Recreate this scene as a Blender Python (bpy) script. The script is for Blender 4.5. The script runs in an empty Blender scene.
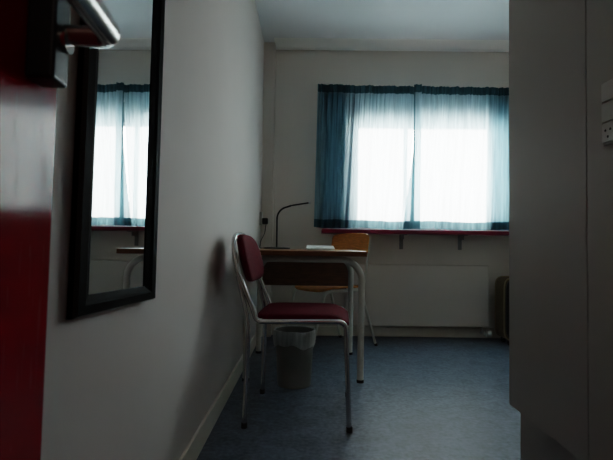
import bpy, bmesh, math, random
from mathutils import Vector, Matrix
random.seed(7)
C = bpy.context.scene.collection
R = math.radians
PI = math.pi

# ------------------------------------------------------------------ materials
def mat(name, col, rough=0.6, metal=0.0, var=0.0, scale=8.0, stretch=(1, 1, 1), bump=0.0, bscale=60.0,
        coat=0.0, spec=0.5, sheen=0.0):
    m = bpy.data.materials.new(name); m.use_nodes = True
    nt = m.node_tree; b = nt.nodes['Principled BSDF']
    b.inputs['Base Color'].default_value = (*col, 1)
    b.inputs['Roughness'].default_value = rough
    b.inputs['Metallic'].default_value = metal
    b.inputs['Coat Weight'].default_value = coat
    b.inputs['Coat Roughness'].default_value = 0.06
    b.inputs['Specular IOR Level'].default_value = spec
    b.inputs['Sheen Weight'].default_value = sheen
    if var or bump:
        tc = nt.nodes.new('ShaderNodeTexCoord'); mp = nt.nodes.new('ShaderNodeMapping')
        mp.inputs['Scale'].default_value = stretch
        nt.links.new(tc.outputs['Object'], mp.inputs['Vector'])
    if var:
        n = nt.nodes.new('ShaderNodeTexNoise'); n.inputs['Scale'].default_value = scale
        n.inputs['Detail'].default_value = 6
        nt.links.new(mp.outputs[0], n.inputs['Vector'])
        r = nt.nodes.new('ShaderNodeValToRGB')
        r.color_ramp.elements[0].position = .3; r.color_ramp.elements[1].position = .7
        r.color_ramp.elements[0].color = (*[max(0, c * (1 - var)) for c in col], 1)
        r.color_ramp.elements[1].color = (*[min(1, c * (1 + var)) for c in col], 1)
        nt.links.new(n.outputs['Fac'], r.inputs['Fac'])
        nt.links.new(r.outputs['Color'], b.inputs['Base Color'])
    if bump:
        n2 = nt.nodes.new('ShaderNodeTexNoise'); n2.inputs['Scale'].default_value = bscale
        n2.inputs['Detail'].default_value = 4
        nt.links.new(mp.outputs[0], n2.inputs['Vector'])
        bp = nt.nodes.new('ShaderNodeBump'); bp.inputs['Strength'].default_value = bump
        bp.inputs['Distance'].default_value = 0.004
        nt.links.new(n2.outputs['Fac'], bp.inputs['Height'])
        nt.links.new(bp.outputs[0], b.inputs['Normal'])
    return m

def cloth(name, diff, trans, transp, w_trans=0.7, streak=0.12):
    """thin woven curtain fabric: part see-through weave, part translucent, part diffuse"""
    m = bpy.data.materials.new(name); m.use_nodes = True
    nt = m.node_tree; nt.nodes.clear()
    N = nt.nodes.new; L = nt.links.new
    out = N('ShaderNodeOutputMaterial')
    tc = N('ShaderNodeTexCoord'); mp = N('ShaderNodeMapping'); mp.inputs['Scale'].default_value = (1, 1, .06)
    n = N('ShaderNodeTexNoise'); n.inputs['Scale'].default_value = 45; n.inputs['Detail'].default_value = 5
    L(tc.outputs['Object'], mp.inputs['Vector']); L(mp.outputs[0], n.inputs['Vector'])
    mr = N('ShaderNodeMapRange'); mr.inputs['From Min'].default_value = .3; mr.inputs['From Max'].default_value = .7
    mr.inputs['To Min'].default_value = 1 - streak; mr.inputs['To Max'].default_value = 1 + streak
    L(n.outputs['Fac'], mr.inputs['Value'])
    def scaled(c):
        v = N('ShaderNodeVectorMath'); v.operation = 'SCALE'; v.inputs[0].default_value = c
        L(mr.outputs[0], v.inputs['Scale']); return v.outputs[0]
    d = N('ShaderNodeBsdfDiffuse'); L(scaled(diff), d.inputs['Color'])
    t = N('ShaderNodeBsdfTranslucent'); L(scaled(trans), t.inputs['Color'])
    m1 = N('ShaderNodeMixShader'); m1.inputs[0].default_value = w_trans
    L(d.outputs[0], m1.inputs[1]); L(t.outputs[0], m1.inputs[2])
    tp = N('ShaderNodeBsdfTransparent'); tp.inputs['Color'].default_value = (1, 1, 1, 1)
    m2 = N('ShaderNodeMixShader'); m2.inputs[0].default_value = transp
    L(m1.outputs[0], m2.inputs[1]); L(tp.outputs[0], m2.inputs[2])
    L(m2.outputs[0], out.inputs['Surface'])
    return m

M = {}
M['wall'] = mat('white_wall_paint', (.72, .655, .60), .75, var=.02, scale=3, bump=.06, bscale=140)
M['ceil'] = mat('ceiling_paint', (.74, .74, .75), .85, var=.02, scale=2)
M['trim'] = mat('white_trim_paint', (.88, .86, .82), .5, var=.02, scale=5)
M['base'] = mat('baseboard_paint', (.78, .73, .65), .45, var=.04, scale=6)
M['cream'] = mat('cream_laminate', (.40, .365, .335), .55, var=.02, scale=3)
M['rad'] = mat('radiator_enamel', (.70, .63, .575), .5, var=.015, scale=3)
M['red_sill'] = mat('crimson_sill_paint', (.26, .010, .045), .3, var=.08, scale=12)
M['white_plastic'] = mat('white_plastic', (.62, .62, .60), .4, var=.02, scale=20)
M['dark_hole'] = mat('socket_hole_black', (.01, .01, .01), .8, var=.1)
M['black_lac'] = mat('black_lacquer', (.002, .002, .0022), .6, spec=.02, var=.1, scale=10)
M['black'] = mat('black_plastic', (.012, .012, .013), .45, var=.1, scale=20)
M['chrome'] = mat('chrome', (.62, .62, .63), .16, 1.0, var=.03, scale=15)
M['steel_dark'] = mat('satin_steel', (.42, .41, .40), .25, 1.0, var=.04, scale=20)
M['plate'] = mat('dark_handle_plate', (.018, .022, .028), .38, .4, var=.1, scale=30)
M['burgundy'] = mat('burgundy_upholstery', (.13, .006, .018), .9, var=.18, scale=90, bump=.3, bscale=500, spec=.15)
M['greytube'] = mat('light_grey_tube_enamel', (.66, .64, .58), .4, var=.03, scale=10)
M['deskwood'] = mat('brown_desk_wood', (.21, .085, .034), .45, spec=.4, var=.25, scale=6, stretch=(2, 14, 14), bump=.05)
M['panelwood'] = mat('dark_brown_panel', (.22, .095, .045), .5, var=.25, scale=6, stretch=(2, 14, 14))
M['amberwood'] = mat('amber_plywood', (.62, .25, .055), .42, var=.22, scale=7, stretch=(3, 3, 20))
M['bin'] = mat('grey_bin_plastic', (.22, .22, .205), .5, var=.05, scale=10)
M['paper'] = mat('white_cover', (.74, .72, .68), .5, var=.02)
M['khaki'] = mat('khaki_canvas', (.16, .115, .06), .85, var=.2, scale=60, bump=.3, bscale=400)
M['piping'] = mat('tan_piping', (.36, .28, .17), .6, var=.1)
M['rubber'] = mat('black_rubber', (.012, .012, .012), .8, var=.1)
M['bracket'] = mat('dull_grey_bracket_steel', (.26, .25, .24), .5, var=.05)
M['hall'] = mat('hall_paint', (.30, .28, .27), .8, var=.03)
M['upvc'] = mat('window_frame_paint', (.75, .76, .76), .4, var=.02)

# mottled blue-grey linoleum
def lino():
    m = mat('blue_grey_linoleum', (.12, .155, .20), .42, spec=.3)
    nt = m.node_tree; b = nt.nodes['Principled BSDF']; N = nt.nodes.new; L = nt.links.new
    tc = N('ShaderNodeTexCoord')
    a = N('ShaderNodeTexNoise'); a.inputs['Scale'].default_value = 8; a.inputs['Detail'].default_value = 8
    a.inputs['Distortion'].default_value = 1.5
    c = N('ShaderNodeTexNoise'); c.inputs['Scale'].default_value = 55; c.inputs['Detail'].default_value = 4
    L(tc.outputs['Object'], a.inputs['Vector']); L(tc.outputs['Object'], c.inputs['Vector'])
    ad = N('ShaderNodeMath'); ad.operation = 'ADD'; L(a.outputs['Fac'], ad.inputs[0]); L(c.outputs['Fac'], ad.inputs[1])
    hf = N('ShaderNodeMath'); hf.operation = 'MULTIPLY'; hf.inputs[1].default_value = .5; L(ad.outputs[0], hf.inputs[0])
    r = N('ShaderNodeValToRGB'); e = r.color_ramp.elements
    e[0].position = .36; e[0].color = (.066, .084, .118, 1)
    e[1].position = .64; e[1].color = (.165, .195, .245, 1)
    L(hf.outputs[0], r.inputs[0]); L(r.outputs[0], b.inputs['Base Color'])
    rr = N('ShaderNodeMapRange'); rr.inputs['To Min'].default_value = .44; rr.inputs['To Max'].default_value = .6
    L(a.outputs['Fac'], rr.inputs['Value']); L(rr.outputs[0], b.inputs['Roughness'])
    return m
M['lino'] = lino()

# glossy red door paint with hairline scratches
def door_paint():
    m = mat('glossy_red_door_paint', (.30, .006, .012), .10, spec=.06)
    nt = m.node_tree; b = nt.nodes['Principled BSDF']; N = nt.nodes.new; L = nt.links.new
    tc = N('ShaderNodeTexCoord'); mp = N('ShaderNodeMapping')
    mp.inputs['Rotation'].default_value = (R(35), 0, 0); mp.inputs['Scale'].default_value = (4, 26, 2.2)
    n = N('ShaderNodeTexNoise'); n.inputs['Scale'].default_value = 5; n.inputs['Detail'].default_value = 3
    L(tc.outputs['Object'], mp.inputs[0]); L(mp.outputs[0], n.inputs['Vector'])
    r = N('ShaderNodeValToRGB'); e = r.color_ramp.elements
    e[0].position = .64; e[0].color = (.10, .10, .10, 1); e[1].position = .67; e[1].color = (.5, .5, .5, 1)
    L(n.outputs['Fac'], r.inputs[0]); L(r.outputs[0], b.inputs['Roughness'])
    return m
M['door'] = door_paint()

def mirror_mat():
    m = mat('silvered_glass', (.72, .75, .75), .012, 1.0)
    nt = m.node_tree; b = nt.nodes['Principled BSDF']; N = nt.nodes.new; L = nt.links.new
    n = N('ShaderNodeTexNoise'); n.inputs['Scale'].default_value = 2
    mr = N('ShaderNodeMapRange'); mr.inputs['To Min'].default_value = .008; mr.inputs['To Max'].default_value = .016
    L(n.outputs['Fac'], mr.inputs['Value']); L(mr.outputs[0], b.inputs['Roughness'])
    return m
M['mirror'] = mirror_mat()
M['black_gloss'] = mat('glossy_black_edge', (.006, .006, .007), .15, var=.1, spec=.8)

def pane_mat():
    m = bpy.data.materials.new('window_glass'); m.use_nodes = True
    nt = m.node_tree; nt.nodes.clear(); N = nt.nodes.new; L = nt.links.new
    o = N('ShaderNodeOutputMaterial'); t = N('ShaderNodeBsdfTransparent'); t.inputs[0].default_value = (.93, .95, .95, 1)
    g = N('ShaderNodeBsdfGlossy'); g.inputs['Roughness'].default_value = .02
    f = N('ShaderNodeFresnel'); f.inputs[0].default_value = 1.45
    mx = N('ShaderNodeMixShader'); L(f.outputs[0], mx.inputs[0]); L(t.outputs[0], mx.inputs[1]); L(g.outputs[0], mx.inputs[2])
    L(mx.outputs[0], o.inputs[0]); return m
M['pane'] = pane_mat()
M['dimmer'] = cloth('added_dimming_pane', (.7, .74, .75), (.10, .14, .15), .0, .8, .05)  # low-transmission sheet that weakens daylight behind the curtain top
M['bag'] = cloth('thin_bin_bag', (.85, .85, .83), (.8, .8, .8), .25, .5, .25)
M['curtain'] = cloth('teal_curtain_cloth', (.12, .22, .31), (.46, .64, .70), .15, .72, .24)
M['hem'] = cloth('curtain_hem_cloth', (.08, .17, .22), (.10, .19, .22), .0, .6, .2)
M['heading'] = cloth('curtain_heading_cloth', (.07, .15, .18), (.05, .10, .12), .0, .3, .3)

# ------------------------------------------------------------------ mesh helpers
def build(name, bm, m, parent=None, smooth=35, loc=None, rot=None):
    bmesh.ops.recalc_face_normals(bm, faces=bm.faces)
    me = bpy.data.meshes.new(name); bm.to_mesh(me); bm.free()
    for mm in (m if isinstance(m, (list, tuple)) else [m]): me.materials.append(mm)
    if smooth:
        me.shade_smooth(); me.set_sharp_from_angle(angle=R(smooth))
    o = bpy.data.objects.new(name, me); C.objects.link(o)
    if smooth == 35:
        wn = o.modifiers.new('weighted_normals', 'WEIGHTED_NORMAL'); wn.keep_sharp = True; wn.weight = 80
    if parent: o.parent = parent
    if loc: o.location = loc
    if rot: o.rotation_euler = rot
    return o

def tag(o, label=None, cat=None, group=None, kind=None):
    if label: o['label'] = label
    if cat: o['category'] = cat
    if group: o['group'] = group
    if kind: o['kind'] = kind
    return o

def thing(name, label, cat, loc=(0, 0, 0), rz=0, group=None):
    o = bpy.data.objects.new(name, None); C.objects.link(o)
    o.empty_display_size = .1
    o.location = loc; o.rotation_euler = (0, 0, rz)
    return tag(o, label, cat, group)

def struct(name, bm, m, **k): return tag(build(name, bm, m, **k), kind='structure')

def box(bm, x0, x1, y0, y1, z0, z1, bev=0.0, seg=2):
    r = bmesh.ops.create_cube(bm, size=1)
    vs = r['verts']
    for v in vs:
        v.co = Vector(((x0 + x1) / 2 + v.co.x * (x1 - x0), (y0 + y1) / 2 + v.co.y * (y1 - y0), (z0 + z1) / 2 + v.co.z * (z1 - z0)))
    if bev:
        es = list({e for v in vs for e in v.link_edges})
        bmesh.ops.bevel(bm, geom=es, offset=bev, segments=seg, profile=.5, affect='EDGES')
    return bm
def B(*a, **k): return box(bmesh.new(), *a, **k)

def fillet(pts, rad, n=7):
    pts = [Vector(p) for p in pts]
    if not isinstance(rad, (list, tuple)): rad = [rad] * len(pts)
    out = [pts[0]]
    for i in range(1, len(pts) - 1):
        p, a, b = pts[i], pts[i - 1] - pts[i], pts[i + 1] - pts[i]
        ang = a.angle(b)
        if rad[i] <= 0 or ang > PI - .02: out.append(p); continue
        d = min(rad[i] / math.tan(ang / 2), a.length * .49, b.length * .49)
        r = d * math.tan(ang / 2)
        p1 = p + a.normalized() * d; p2 = p + b.normalized() * d
        cen = p + (a.normalized() + b.normalized()).normalized() * (r / math.sin(ang / 2))
        v1, v2 = (p1 - cen).normalized(), (p2 - cen).normalized()
        for k in range(n + 1):
            out.append(cen + v1.slerp(v2, k / n) * r)
    out.append(pts[-1]); return out

def tube(bm, path, r, seg=12, closed=False, sx=1.0, sy=1.0):
    path = [Vector(p) for p in path]; n = len(path)
    rs = r if isinstance(r, (list, tuple)) else [r] * n
    tang = []
    for i in range(n):
        a = path[(i - 1) % n] if (closed or i > 0) else path[i]
        b = path[(i + 1) % n] if (closed or i < n - 1) else path[i]
        tang.append((b - a).normalized())
    up = Vector((0, 0, 1)) if abs(tang[0].z) < .9 else Vector((1, 0, 0))
    nrm = (up - tang[0] * up.dot(tang[0])).normalized()
    rings = []
    for i in range(n):
        nrm = (nrm - tang[i] * nrm.dot(tang[i])).normalized()
        bi = tang[i].cross(nrm)
        rings.append([bm.verts.new(path[i] + nrm * (math.cos(2 * PI * k / seg) * rs[i] * sx) + bi * (math.sin(2 * PI * k / seg) * rs[i] * sy)) for k in range(seg)])
    for i in range(n if closed else n - 1):
        a, b = rings[i], rings[(i + 1) % n]
        for k in range(seg): bm.faces.new((a[k], a[(k + 1) % seg], b[(k + 1) % seg], b[k]))
    if not closed:
        bm.faces.new(rings[0][::-1]); bm.faces.new(rings[-1])
    return bm
def T(*a, **k): return tube(bmesh.new(), *a, **k)

def lathe(bm, prof, cx=0, cy=0, seg=40, cap0=True, cap1=False):
    rings = [[bm.verts.new((cx + r * math.cos(2 * PI * k / seg), cy + r * math.sin(2 * PI * k / seg), z)) for k in range(seg)] for r, z in prof]
    for a, b in zip(rings, rings[1:]):
        for k in range(seg): bm.faces.new((a[k], a[(k + 1) % seg], b[(k + 1) % seg], b[k]))
    if cap0: bm.faces.new(rings[0][::-1])
    if cap1: bm.faces.new(rings[-1])
    return bm

def spow(v, e): return math.copysign(abs(v) ** e, v)
def superell(a, b, c, e1, e2, nu=28, nv=56):
    """rounded pad: half sizes a,b,c; e1 profile exponent, e2 outline exponent"""
    bm = bmesh.new(); rings = []
    for i in range(1, nu):
        ph = -PI / 2 + PI * i / nu
        rings.append([bm.verts.new((a * spow(math.cos(ph), e1) * spow(math.cos(2 * PI * k / nv), e2),
                                    b * spow(math.cos(ph), e1) * spow(math.sin(2 * PI * k / nv), e2),
                                    c * spow(math.sin(ph), e1))) for k in range(nv)])
    lo = bm.verts.new((0, 0, -c)); hi = bm.verts.new((0, 0, c))
    for p, q in zip(rings, rings[1:]):
        for k in range(nv): bm.faces.new((p[k], p[(k + 1) % nv], q[(k + 1) % nv], q[k]))
    for k in range(nv):
        bm.faces.new((lo, rings[0][(k + 1) % nv], rings[0][k])); bm.faces.new((hi, rings[-1][k], rings[-1][(k + 1) % nv]))
    return bm
def deform(bm, f):
    for v in bm.verts: v.co = Vector(f(v.co))
    return bm

# ------------------------------------------------------------------ the room
WL, WB, ZC = -.40, 3.93, 2.48            # left wall, back wall, ceiling
XR = 2.35                                # right wall of the bedroom part
struct('floor', B(WL - .1, XR + .1, -2.1, WB + .3, -.08, 0), M['lino'], smooth=0)
struct('ceiling', B(WL - .1, XR + .1, -2.1, WB + .3, ZC, ZC + .08), M['ceil'], smooth=0)
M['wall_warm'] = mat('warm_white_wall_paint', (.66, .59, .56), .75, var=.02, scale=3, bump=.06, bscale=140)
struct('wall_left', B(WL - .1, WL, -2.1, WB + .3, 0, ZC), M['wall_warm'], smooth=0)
WX0, WX1, WZ0, WZ1 = .37, 1.70, .925, 2.04
bm = bmesh.new()
box(bm, WL, WX0, WB, WB + .26, 0, ZC); box(bm, WX1, XR, WB, WB + .26, 0, ZC)
box(bm, WX0, WX1, WB, WB + .26, 0, WZ0); box(bm, WX0, WX1, WB, WB + .26, WZ1, ZC)
struct('wall_back', bm, M['wall'], smooth=0)
struct('wall_right', B(XR, XR + .1, 1.1, WB + .26, 0, ZC), M['wall'], smooth=0)
# entry passage: wall with the switches, then the wardrobe niche
bm = bmesh.new(); box(bm, .7145, .84, -.42, 1.183, 0, ZC); box(bm, .84, XR, 1.06, 1.183, 0, ZC)
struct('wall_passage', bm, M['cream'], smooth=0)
bm = bmesh.new(); box(bm, WL, -.235, -.54, -.42, 0, ZC); box(bm, .64, .84, -.54, -.42, 0, ZC); box(bm, -.235, .64, -.54, -.42, 2.08, ZC)
struct('wall_front', bm, M['wall'], smooth=0)
struct('wall_hall', B(WL, XR, -2.1, -2.0, 0, ZC), M['hall'], smooth=0)
struct('wall_hall_side', B(1.4, 1.5, -2.0, -.54, 0, ZC), M['hall'], smooth=0)
struct('wall_hall_end', B(.84, 1.4, -.54, -.44, 0, ZC), M['hall'], smooth=0)
# coving along the top of the back wall, pipe boxing in the corner, baseboards
bm = bmesh.new()
prof = [(WB, 2.452), (WB - .02, 2.452)] + [(WB - .02 - .15 * (1 - math.cos(t)), 2.452 + .028 * math.sin(t)) for t in [PI / 2 * k / 6 for k in range(1, 7)]] + [(WB, ZC)]
va = [bm.verts.new((WL + .09, y, z)) for y, z in prof]; vb = [bm.verts.new((XR, y, z)) for y, z in prof]
for i in range(len(prof)):
    j = (i + 1) % len(prof); bm.faces.new((va[i], va[j], vb[j], vb[i]))
bm.faces.new(va); bm.faces.new(vb[::-1])
struct('trim_1', bm, M['trim'])
struct('trim_2', B(WL, -.305, 3.845, WB, 0, ZC, bev=.004), M['wall'])
struct('baseboard_left', B(WL, WL + .012, -.4, 3.845, 0, .092, bev=.004), M['base'])
struct('baseboard_back', B(-.30, XR, WB - .012, WB, 0, .08, bev=.004), M['base'])
struct('baseboard_right', B(XR - .012, XR, 1.17, WB - .012, 0, .08, bev=.004), M['base'])

# window
bm = bmesh.new(); fw = .05; wy0, wy1 = WB + .03, WB + .09
box(bm, WX0, WX0 + fw, wy0, wy1, WZ0, WZ1, bev=.005); box(bm, WX1 - fw, WX1, wy0, wy1, WZ0, WZ1, bev=.005)
box(bm, WX0 + fw, WX1 - fw, wy0, wy1, WZ0, WZ0 + .03, bev=.005); box(bm, WX0 + fw, WX1 - fw, wy0, wy1, WZ1 - .03, WZ1, bev=.005)
box(bm, WX0 + fw, WX1 - fw, wy0, wy1, 1.79, 1.82, bev=.005)
w1 = struct('window_1', bm, M['upvc'])
build('window_mullion', B(.815, .845, wy0 + .005, wy1 - .005, WZ0 + .03, 1.79, bev=.004), M['upvc'], w1)
for x0, x1 in ((WX0 + fw, .815), (.845, WX1 - fw)):
    build('window_pane', B(x0, x1, wy0 + .028, wy0 + .032, WZ0 + .03, 1.79), M['pane'], w1, smooth=0)
build('dimming_pane', B(WX0 + fw, WX1 - fw, wy0 + .029, wy0 + .031, 1.82, WZ1 - .03), M['dimmer'], w1, smooth=0)  # unseen pane, added to dim the upper band of the curtains

# red entrance door, standing open past a right angle
d1 = B(-.04, 0, -.86, 0, .008, 2.06, bev=.003)
door = struct('door_1', d1, M['door'])
door.location = (-.300, .515, 0); door.rotation_euler = (0, R(.8), R(5.5))
build('handle_plate', B(0, .028, -.076, -.041, .930, 1.145, bev=.004, seg=3), M['plate'], door)
ros = T([(.026, -.057, .975), (.034, -.057, .975)], .0125, seg=24)
build('handle_rosette', ros, M['chrome'], door)
lp_ = fillet([(.03, -.057, .981), (.077, -.057, .981), (.077, -.19, .981)], .016, 8)
lev = T(lp_, [.0105 + .0035 * min(1, max(0, (-.057 - p.y) / .02)) for p in lp_], seg=16, sx=1.0, sy=.85)
tag(build('lever_handle', lev, M['steel_dark'], door), 'polished steel lever pointing back along the door')
build('lock_cylinder', T([(.026, -.057, 1.06), (.031, -.057, 1.06)], .011, seg=20), M['chrome'], door)

# ------------------------------------------------------------------ mirror on left wall
mir = thing('wall_mirror', 'tall black framed mirror hanging on the white left wall', 'mirror', (WL, .953, .635))
mir.rotation_euler = (R(-1.8), 0, R(-.8)); mir.location.x += .003
hw, bw, hh, th = .192, .058, 1.12, .017
bm = bmesh.new()
def frame_profile(bm, hw, hh, bw, th):
    # section (inset, height): outer bottom, outer top, raised lip, inner slope
    prof = [(0, 0.001), (0, th - .006), (.006, th), (bw * .55, th), (bw * .7, th - .004), (bw, th - .009), (bw, 0.001)]
    loops = []
    for ins, h in prof:
        loops.append([bm.verts.new((h, y, z)) for y, z in ((-hw + ins, ins * .62), (hw - ins, ins * .62), (hw - ins, hh - ins * .62), (-hw + ins, hh - ins * .62))])
    for i in range(len(loops)):
        a, b = loops[i], loops[(i + 1) % len(loops)]
        for k in range(4):
            f = bm.faces.new((a[k], a[(k + 1) % 4], b[(k + 1) % 4], b[k])); f.material_index = 1 if i == 1 else 0
frame_profile(bm, hw, hh, bw, th)
build('mirror_frame', bm, [M['black_lac'], M['black_gloss']], mir, smooth=0)
build('mirror_glass', B(.002, .006, -hw + bw - .002, hw - bw + .002, bw * .62 - .002, hh - bw * .62 + .002), M['mirror'], mir, smooth=0)

# ------------------------------------------------------------------ wardrobe at right
wd = thing('wardrobe', 'tall plain cream wardrobe on recessed plinth at the right of the room', 'wardrobe', (.714, 1.186, 0))
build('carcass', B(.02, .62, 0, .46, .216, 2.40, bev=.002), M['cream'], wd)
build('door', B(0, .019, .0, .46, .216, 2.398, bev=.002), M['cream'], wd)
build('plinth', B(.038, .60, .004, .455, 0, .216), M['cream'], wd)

# light switch and socket column
sw = thing('switch_plate', 'white two-gang light switch above a socket on the wall beside the wardrobe', 'light switch', (.7145, 1.082, 1.093))
M['switch'] = mat('offwhite_switch_plastic', (.52, .51, .48), .5, var=.03)  # slightly darker than white_plastic, for the switches and socket
build('backing_frame', B(-.007, 0, -.026, .026, -.076, .076, bev=.002), M['switch'], sw)
for zc in (.049, 0.0):
    build('rocker', B(-.0125, -.007, -.0225, .0225, zc - .0225, zc + .0225, bev=.0015), M['switch'], sw)
skt = build('socket', B(-.0115, -.007, -.0225, .0225, -.0715, -.0265, bev=.0015), M['switch'], sw)
hol = bmesh.new()
for dy, dz in ((-.009, .006), (.009, .006), (0, -.010)):
    tube(hol, [(-.0116, dy, -.049 + dz), (-.0122, dy, -.049 + dz)], .0032, seg=12)
build('socket_hole', hol, M['dark_hole'], skt)

# ------------------------------------------------------------------ radiator
rd = thing('radiator', 'long flat white panel radiator on the back wall under the red sill', 'radiator', (.315, 3.85, 0))
build('front_panel', B(0, 1.19, 0, .022, .10, .612, bev=.006, seg=3), M['rad'], rd)
build('side_cover', B(.004, .012, .022, .062, .12, .60), M['rad'], rd)
build('side_cover', B(1.163, 1.171, .022, .062, .12, .60), M['rad'], rd)
build('top_grille', B(.012, 1.163, .024, .060, .592, .602, bev=.002), M['rad'], rd)
build('wall_bracket', B(.2, .24, .022, .08, .2, .5), M['rad'], rd)
build('wall_bracket', B(.9, .94, .022, .08, .2, .5), M['rad'], rd)
for x, nm in ((.03, 'supply_pipe'), (1.145, 'return_pipe')):
    build(nm, T(fillet([(x, .045, .12), (x, .045, .045), (x, .075, .045)], .015), .009), M['white_plastic'], rd)
kn = T([(1.155, .012, .05), (1.166, .012, .05), (1.170, .012, .05), (1.208, .012, .05)], [.016, .018, .031, .027], seg=20)
tag(build('valve_knob', kn, M['paper'], rd), 'round white thermostat knob')
build('valve_body', T([(.015, .03, .05), (.055, .03, .05)], .011, seg=14), M['steel_dark'], rd)

# red window shelf with brackets
sl = thing('window_sill_shelf', 'crimson painted shelf board running below the curtained window', 'shelf', (0, WB, .865))
build('board', B(.105, 1.80, -.205, 0, 0, .032, bev=.005, seg=3), M['red_sill'], sl)
for x in (.787, 1.285, 1.765):
    bm = bmesh.new()
    box(bm, x - .016, x + .016, -.008, 0, -.125, 0, bev=.002); box(bm, x - .016, x + .016, -.17, -.008, -.007, 0, bev=.002); box(bm, x - .004, x + .004, -.10, -.008, -.04, -.007)
    build('bracket', bm, M['bracket'], sl)

# ------------------------------------------------------------------ curtains
def path_points(segs, step=.004):
    out = []
    for a, b in zip(segs, segs[1:]):
        n = max(2, int(abs(b[0] - a[0]) / step))
        for k in range(n): t = k / n; out.append((a[0] + (b[0] - a[0]) * t, a[1] + (b[1] - a[1]) * t))
    out.append(segs[-1]); return out
def curtain(name, label, top, bot, z0, z1, seed, sag, edge=None):
    """top/bot: plan-view polylines with equal corner count, in x and depth"""
    rnd = random.Random(seed)
    root = thing(name, label, 'curtain', (0, 3.80, z0))
    P, Q = path_points(top), path_points(bot)
    n = min(len(P), len(Q)); P = [P[int(i * (len(P) - 1) / (n - 1))] for i in range(n)]; Q = [Q[int(i * (len(Q) - 1) / (n - 1))] for i in range(n)]
    ph = [rnd.uniform(0, 6.28) for _ in range(6)]
    def fold(i, t):
        u = i * .0040
        big = .020 * math.sin(u * 46 + 1.3 * math.sin(u * 9 + ph[0]) + ph[1]) + .010 * math.sin(u * 83 + ph[2] + 1.1 * math.sin(u * 13 + ph[3]))
        fine = .006 * math.sin(u * 175 + ph[4] + 2 * math.sin(u * 21)) + .003 * math.sin(u * 310 + ph[5])
        return big * (.35 + .65 * t) + fine * (1 - t) ** 1.5
    rows = 34
    bm = bmesh.new(); grid = []
    for r in range(rows + 1):
        t = r / rows; ts = t ** 1.15; line = []
        for i in range(n):
            x = P[i][0] + (Q[i][0] - P[i][0]) * ts; y = P[i][1] + (Q[i][1] - P[i][1]) * ts
            z = (z1 - z0 - .062) * (1 - t) + .004 * math.sin(i * .05 + ph[1]) * t + sag * t * math.sin(i * .013 + ph[0])
            line.append(bm.verts.new((x + .006 * math.sin(i * .11 + ph[2]) * t, y + fold(i, t), z)))
        grid.append(line)
    for r in range(rows):
        for i in range(n - 1):
            f = bm.faces.new((grid[r][i], grid[r][i + 1], grid[r + 1][i + 1], grid[r + 1][i]))
            f.material_index = 1 if (r >= rows - 2 or (edge is not None and i < 40 and P[i][0] < edge)) else 0
    build('curtain_panel', bm, [M['curtain'], M['hem']], root, smooth=0)
    root.children[0].data.shade_smooth()
    bm = bmesh.new(); prev = None
    for i in range(n):
        y = P[i][1] + fold(i, 0)
        jag = .0012 * math.sin(i * .4 + ph[3])
        cur = (bm.verts.new((P[i][0], y - .004, z1 - z0 - .066)), bm.verts.new((P[i][0], y - .006, z1 - z0 - .03)), bm.verts.new((P[i][0], y - .003, z1 - z0 + jag)))
        if prev:
            for k in (0, 1): bm.faces.new((prev[k], cur[k], cur[k + 1], prev[k + 1]))
        prev = cur
    build('heading_band', bm, M['heading'], root, smooth=0)
    root.children[1].data.shade_smooth()
    return root
curtain('curtain', 'blue-green curtain left of the split, densely gathered beside the desk lamp',
        [(.058, -.01), (.30, .0), (.075, .025), (.295, .025), (.30, .012), (.880, .016)], [(.035, -.01), (.285, .0), (.06, .025), (.285, .025), (.29, .012), (.805, .016)], .912, 2.105, 3, .004)
curtain('curtain', 'pale teal curtain right of the split, ending behind the wardrobe edge',
        [(.91, -.055), (.848, -.05), (.852, -.035), (1.0, -.01), (1.74, .0), (1.48, .045), (1.70, .05)], [(.90, -.06), (.768, -.055), (.772, -.04), (1.0, -.012), (1.75, .0), (1.46, .045), (1.70, .05)], .910, 2.095, 11, .004, .863)
cr = thing('curtain_rail', 'thin rail carrying both curtains above the window', 'curtain rail', (0, 3.875, 2.085))
build('rail', B(.06, 1.80, -.002, .012, .012, .028, bev=.002), M['trim'], cr)
for x in (.15, .9, 1.65):
    build('rail_bracket', B(x - .01, x + .01, .012, .055, .012, .026), M['trim'], cr)

# ------------------------------------------------------------------ red chrome chair
ch = thing('side_chair', 'chrome framed chair with burgundy padded seat and back, in front of the desk', 'chair', (-.024, 2.155, 0), R(-4))
tr = .0105
for s in (-1, 1):
    y = .215 * s
    # side frame: front leg, seat rail, bend up into the back upright
    pts = [(.216, y * 1.03, .004), (.198, y, .448), (-.178, y * .97, .440), (-.262, y * .95, .66)]
    side = 'front_leg'
    build(side, T([(.216, y * 1.03, .0), (.2005, y, .385)], tr), M['chrome'], ch)
    build('rear_leg', T(fillet([(-.222, y * 1.04, 0), (-.212, y * 1.02, .40), (-.222, y * .985, .47), (-.264, y * .95, .632)], [0, .2, .2, 0]), tr), M['chrome'], ch)
    build('seat_rail', T(fillet([(.2005, y, .385), (.198, y, .450), (.11, y, .449), (-.180, y * .97, .441), (-.200, y * .96, .500)], [0, .055, 0, .03, 0]), tr), M['chrome'], ch)
    build('foot_cap', T([(.2165, y * 1.03, 0), (.216, y * 1.03, .022)], tr + .002), M['rubber'], ch)
    build('foot_cap', T([(-.222, y * 1.04, 0), (-.222, y * 1.04, .022)], tr + .002), M['rubber'], ch)
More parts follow.
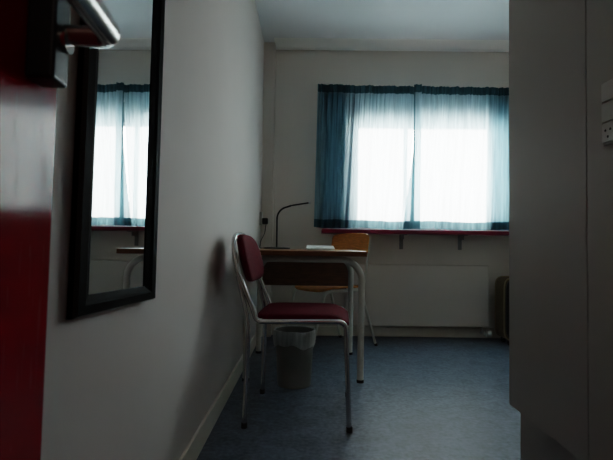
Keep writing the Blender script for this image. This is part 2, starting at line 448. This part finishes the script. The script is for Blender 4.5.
# back arch
arch = [(-.200, -.206, .500), (-.268, -.204, .655)]
for k in range(0, 15):
    t = PI * k / 14
    z = .655 + .16 * math.sin(t) ** .75; x = -.268 - (z - .655) * .22
    arch.append((x, -.203 * spow(math.cos(t), .72), z))
arch += [(-.268, .204, .655), (-.200, .206, .500)]
build('back_frame', T(arch, tr), M['chrome'], ch)
build('cross_bar', T([(-.15, -.20, .440), (-.15, .20, .440)], .008), M['chrome'], ch)
build('cross_bar', T([(.12, -.21, .446), (.12, .21, .446)], .008), M['chrome'], ch)
def seat_def(c):
    x, y, z = c
    drop = .030 * max(0, (x - .10) / .10) ** 2
    return (x, y, z - drop + .006 * math.cos(y * 6) + .003 * math.cos(x * 8))
pad = deform(superell(.200, .203, .017, .45, .22), seat_def)
build('seat', pad, M['burgundy'], ch, smooth=60, loc=(.014, 0, .457))
def back_def(c):
    z, y, x = c      # pad built flat: a -> height, b -> width, c -> thickness
    y2 = y * (1 - .20 * max(0, z) / .12)
    return (x - z * .26 - .020 * (1 - (y / .19) ** 2) + .012, y2, z)
pad = deform(superell(.108, .192, .022, .5, .55), back_def)
build('backrest', pad, M['burgundy'], ch, smooth=60, loc=(-.254, 0, .705))

# ------------------------------------------------------------------ desk
dk = thing('desk', 'brown topped desk with pale grey tube legs against the left wall', 'desk', (0, 2.50, 0))
build('tabletop', B(-.36, .316, 0, .92, .708, .735, bev=.0015), M['deskwood'], dk, smooth=0)
lr = .0185
for yy in (.11, .77):
    build('leg_frame', T(fillet([(-.345, yy, .012), (-.345, yy, .687), (.302, yy, .687), (.298, yy, .012)], [0, .12, .12, 0], 10), lr, seg=16), M['greytube'], dk)
    for x in (-.345, .298):
        build('foot_cap', T([(x, yy, 0), (x, yy, .016)], lr + .0015, seg=16), M['rubber'], dk)
for x in (-.15, .15):
    build('side_rail', B(x - .012, x + .012, .11, .77, .690, .708), M['greytube'], dk)
build('modesty_panel', B(-.345, .300, .784, .80, .478, .665, bev=.002), M['panelwood'], dk)

# lamp on the desk
lp = thing('desk_lamp', 'slim black goose-arm lamp standing on the far end of the desk', 'lamp', (-.226, 3.24, .735))
bs = superell(.098, .06, .007, .5, 1.0, 10, 40)
build('base', bs, M['black'], lp, loc=(.0, 0, .007))
build('pole', T(fillet([(0, 0, .012), (0, 0, .24), (.03, 0, .285), (.10, -.005, .308)], [0, .1, .1, 0]), .006), M['black'], lp)
build('lamp_head', T([(.095, -.005, .307), (.11, -.005, .310), (.215, -.01, .327), (.222, -.01, .328)], [.0055, .009, .009, .006], sx=.6, sy=1.3), M['black'], lp)
build('head_tip', T([(.221, -.01, .3278), (.234, -.01, .330)], .010, sx=.7, sy=1.2), M['white_plastic'], lp)
build('cord', T(fillet([(-.085, .02, .006), (-.13, .10, .006), (-.135, .22, .06), (-.128, .44, .12), (-.123, .488, .20)], .05), .0032, seg=8), M['black'], lp)
build('plug', B(-.154, -.108, .468, .512, .195, .245, bev=.008, seg=3), M['black'], lp)
so = thing('wall_socket', 'small white wall socket in the back corner above the desk', 'socket', (WL, 3.73, .965))
build('socket_plate', B(0, .020, -.03, .05, -.045, .065, bev=.004), M['white_plastic'], so)

nb = thing('ring_binder', 'white ring binder lying flat on the desk', 'binder', (.08, 3.20, .735))
def wedge(x0, x1, y0, y1, b0, b1, t0, t1):
    bm = bmesh.new(); box(bm, x0, x1, y0, y1, 0, 1)
    for v in bm.verts:
        t = (v.co.y - y0) / (y1 - y0)
        v.co.z = (b0 + (b1 - b0) * t) if v.co.z < .5 else (t0 + (t1 - t0) * t)
    return bm
build('cover', wedge(-.095, .095, -.11, .11, 0, 0, .0025, .0025), M['paper'], nb, smooth=0)
build('page_block', wedge(-.090, .090, -.105, .10, .0025, .0025, .007, .026), M['paper'], nb, smooth=0)
build('cover', wedge(-.095, .095, -.11, .11, .007, .0265, .0095, .029), M['paper'], nb, smooth=0)
build('spine', wedge(-.095, .095, .11, .1125, 0, 0, .029, .029), M['paper'], nb, smooth=0)

# ------------------------------------------------------------------ amber plywood chair
ac = thing('school_chair', 'amber plywood chair with grey tube legs pushed up behind the desk', 'chair', (.15, 3.50, 0), R(180 + 40))
tg = .0105
for s in (-1, 1):
    y = .172 * s
    build('front_leg', T(fillet([(.31, y * .92, 0), (.185, y, .432), (.02, y, .436)], .05), tg), M['greytube'], ac)
    build('rear_leg', T(fillet([(-.325, y * 1.14, 0), (-.175, y, .432), (.02, y, .436)], .05), tg), M['greytube'], ac)
    build('back_tube', T(fillet([(-.02, y * .98, .445), (-.205, y * 1.02, .452), (-.225, y * 1.06, .60), (-.262, y * 1.06, .835)], [0, .06, .2, 0]), tg * .9), M['greytube'], ac)
    build('foot_cap', T([(.3105, y * .92, 0), (.3045, y * .924, .02)], tg + .002), M['rubber'], ac)
    build('foot_cap', T([(-.3255, y * 1.14, 0), (-.3185, y * 1.14, .02)], tg + .002), M['rubber'], ac)
st = deform(superell(.205, .20, .010, .35, .35, 10), lambda c: (c.x, c.y, c.z - .02 * max(0, (c.x - .12) / .08) ** 2 - .006 * math.cos(c.y * 8)))
build('seat', st, M['amberwood'], ac, smooth=60, loc=(.0, 0, .462))
bk = deform(superell(.085, .205, .007, .35, .28, 10), lambda c: (c.z - c.x * .14 - .035 * (1 - (c.y / .2) ** 2) + .02, c.y, c.x + .012 * math.cos(c.y * 7)))
build('backrest', bk, M['amberwood'], ac, smooth=60, loc=(-.243, 0, .770))

# ------------------------------------------------------------------ bin under the desk
bn = thing('waste_bin', 'round grey waste bin with a clear bag folded over its rim, under the desk', 'bin', (-.072, 2.56, 0))
build('bucket', lathe(bmesh.new(), [(.089, 0), (.092, .004), (.107, .288), (.112, .292), (.112, .298), (.105, .298), (.102, .285), (.086, .01)], cap0=True, cap1=True), M['bin'], bn)
bm = bmesh.new(); seg = 64
rings = []
for j, (r, z) in enumerate([(.098, .20), (.103, .285), (.108, .303), (.115, .303), (.1165, .285), (.117, .26), (.115, .235), (.113, .222)]):
    ring = []
    for k in range(seg):
        a = 2 * PI * k / seg
        w = (.0025 * math.sin(a * 9 + j) + .002 * math.sin(a * 17 + 2 * j)) * (1 if j > 1 else .3)
        zz = z + (.010 * math.sin(a * 3 + 1) + .006 * math.sin(a * 7)) * (1 if j >= 6 else .15)
        ring.append(bm.verts.new(((r + max(w, -.001)) * math.cos(a), (r + max(w, -.001)) * math.sin(a), zz)))
    rings.append(ring)
for p, q in zip(rings, rings[1:]):
    for k in range(seg): bm.faces.new((p[k], p[(k + 1) % seg], q[(k + 1) % seg], q[k]))
tag(build('bin_bag', bm, M['bag'], bn, smooth=80), 'crumpled translucent bag folded over the rim')

# ------------------------------------------------------------------ suitcase by the back wall
sc = thing('suitcase', 'khaki soft suitcase with black front standing by the back wall beyond the radiator', 'suitcase', (1.745, 3.70, 0))
build('shell', deform(superell(.215, .10, .245, .22, .22, 28, 64), lambda c: c), M['khaki'], sc, smooth=60, loc=(0, 0, .285))
build('front_pocket', deform(superell(.212, .02, .240, .3, .3, 20, 48), lambda c: c), M['black'], sc, smooth=60, loc=(.004, -.105, .285))
for yy in (-.085, .085):
    pip = [(.214 * spow(math.cos(2 * PI * k / 72), .24), yy, .285 + .244 * spow(math.sin(2 * PI * k / 72), .24)) for k in range(72)]
    tag(build('piping', T(pip, .006, seg=8, closed=True), M['piping'], sc), 'lighter tan edge piping')
build('carry_handle', T(fillet([(-.06, 0, .525), (-.055, 0, .55), (.055, 0, .55), (.06, 0, .525)], .015), .007), M['black'], sc)
for x in (-.16, .16):
    for y in (-.06, .06):
        build('wheel', T([(x - .01, y, .024), (x + .01, y, .024)], .024, seg=20), M['rubber'], sc)
        build('wheel_bracket', B(x - .018, x + .018, y - .012, y + .012, .03, .06, bev=.003), M['black'], sc)

# ------------------------------------------------------------------ light: overcast sky through the curtained window
w = bpy.data.worlds.new('World'); bpy.context.scene.world = w; w.use_nodes = True
nt = w.node_tree; bg = nt.nodes['Background']
bg.inputs['Color'].default_value = (1.0, .93, .87, 1); bg.inputs['Strength'].default_value = 26.0
pl = bpy.data.lights.new('window_portal', 'AREA'); pl.shape = 'RECTANGLE'
pl.size = WX1 - WX0; pl.size_y = WZ1 - WZ0
pl.cycles.is_portal = True
po = bpy.data.objects.new('window_portal', pl); C.objects.link(po)
po.location = ((WX0 + WX1) / 2, WB + .2, (WZ0 + WZ1) / 2); po.rotation_euler = (R(-90), 0, 0)

hl = bpy.data.lights.new('hall_fill', 'AREA'); hl.shape = 'DISK'; hl.size = .3; hl.energy = 3.0; hl.color = (1, .72, .55)  # unseen warm fill light, added to lift the near left wall
ho = bpy.data.objects.new('hall_fill', hl); C.objects.link(ho); ho.location = (.3, -1.3, 2.44)

# ------------------------------------------------------------------ camera
cam = bpy.data.cameras.new('camera'); co = bpy.data.objects.new('camera', cam); C.objects.link(co)
cam.sensor_width = 36; cam.lens = 460 / 613 * 36; cam.clip_start = .01
co.matrix_world = Matrix.Translation((0, 0, .77)) @ Matrix.Rotation(R(.31), 4, 'Z') @ Matrix.Rotation(R(90 + 1.8), 4, 'X') @ Matrix.Rotation(R(.73), 4, 'Z')
cam.dof.use_dof = True; cam.dof.focus_distance = 2.6; cam.dof.aperture_fstop = 9.0
bpy.context.scene.camera = co
sc_ = bpy.context.scene
sc_.view_settings.view_transform = 'Filmic'
sc_.view_settings.look = 'Medium High Contrast'
sc_.view_settings.exposure = .4
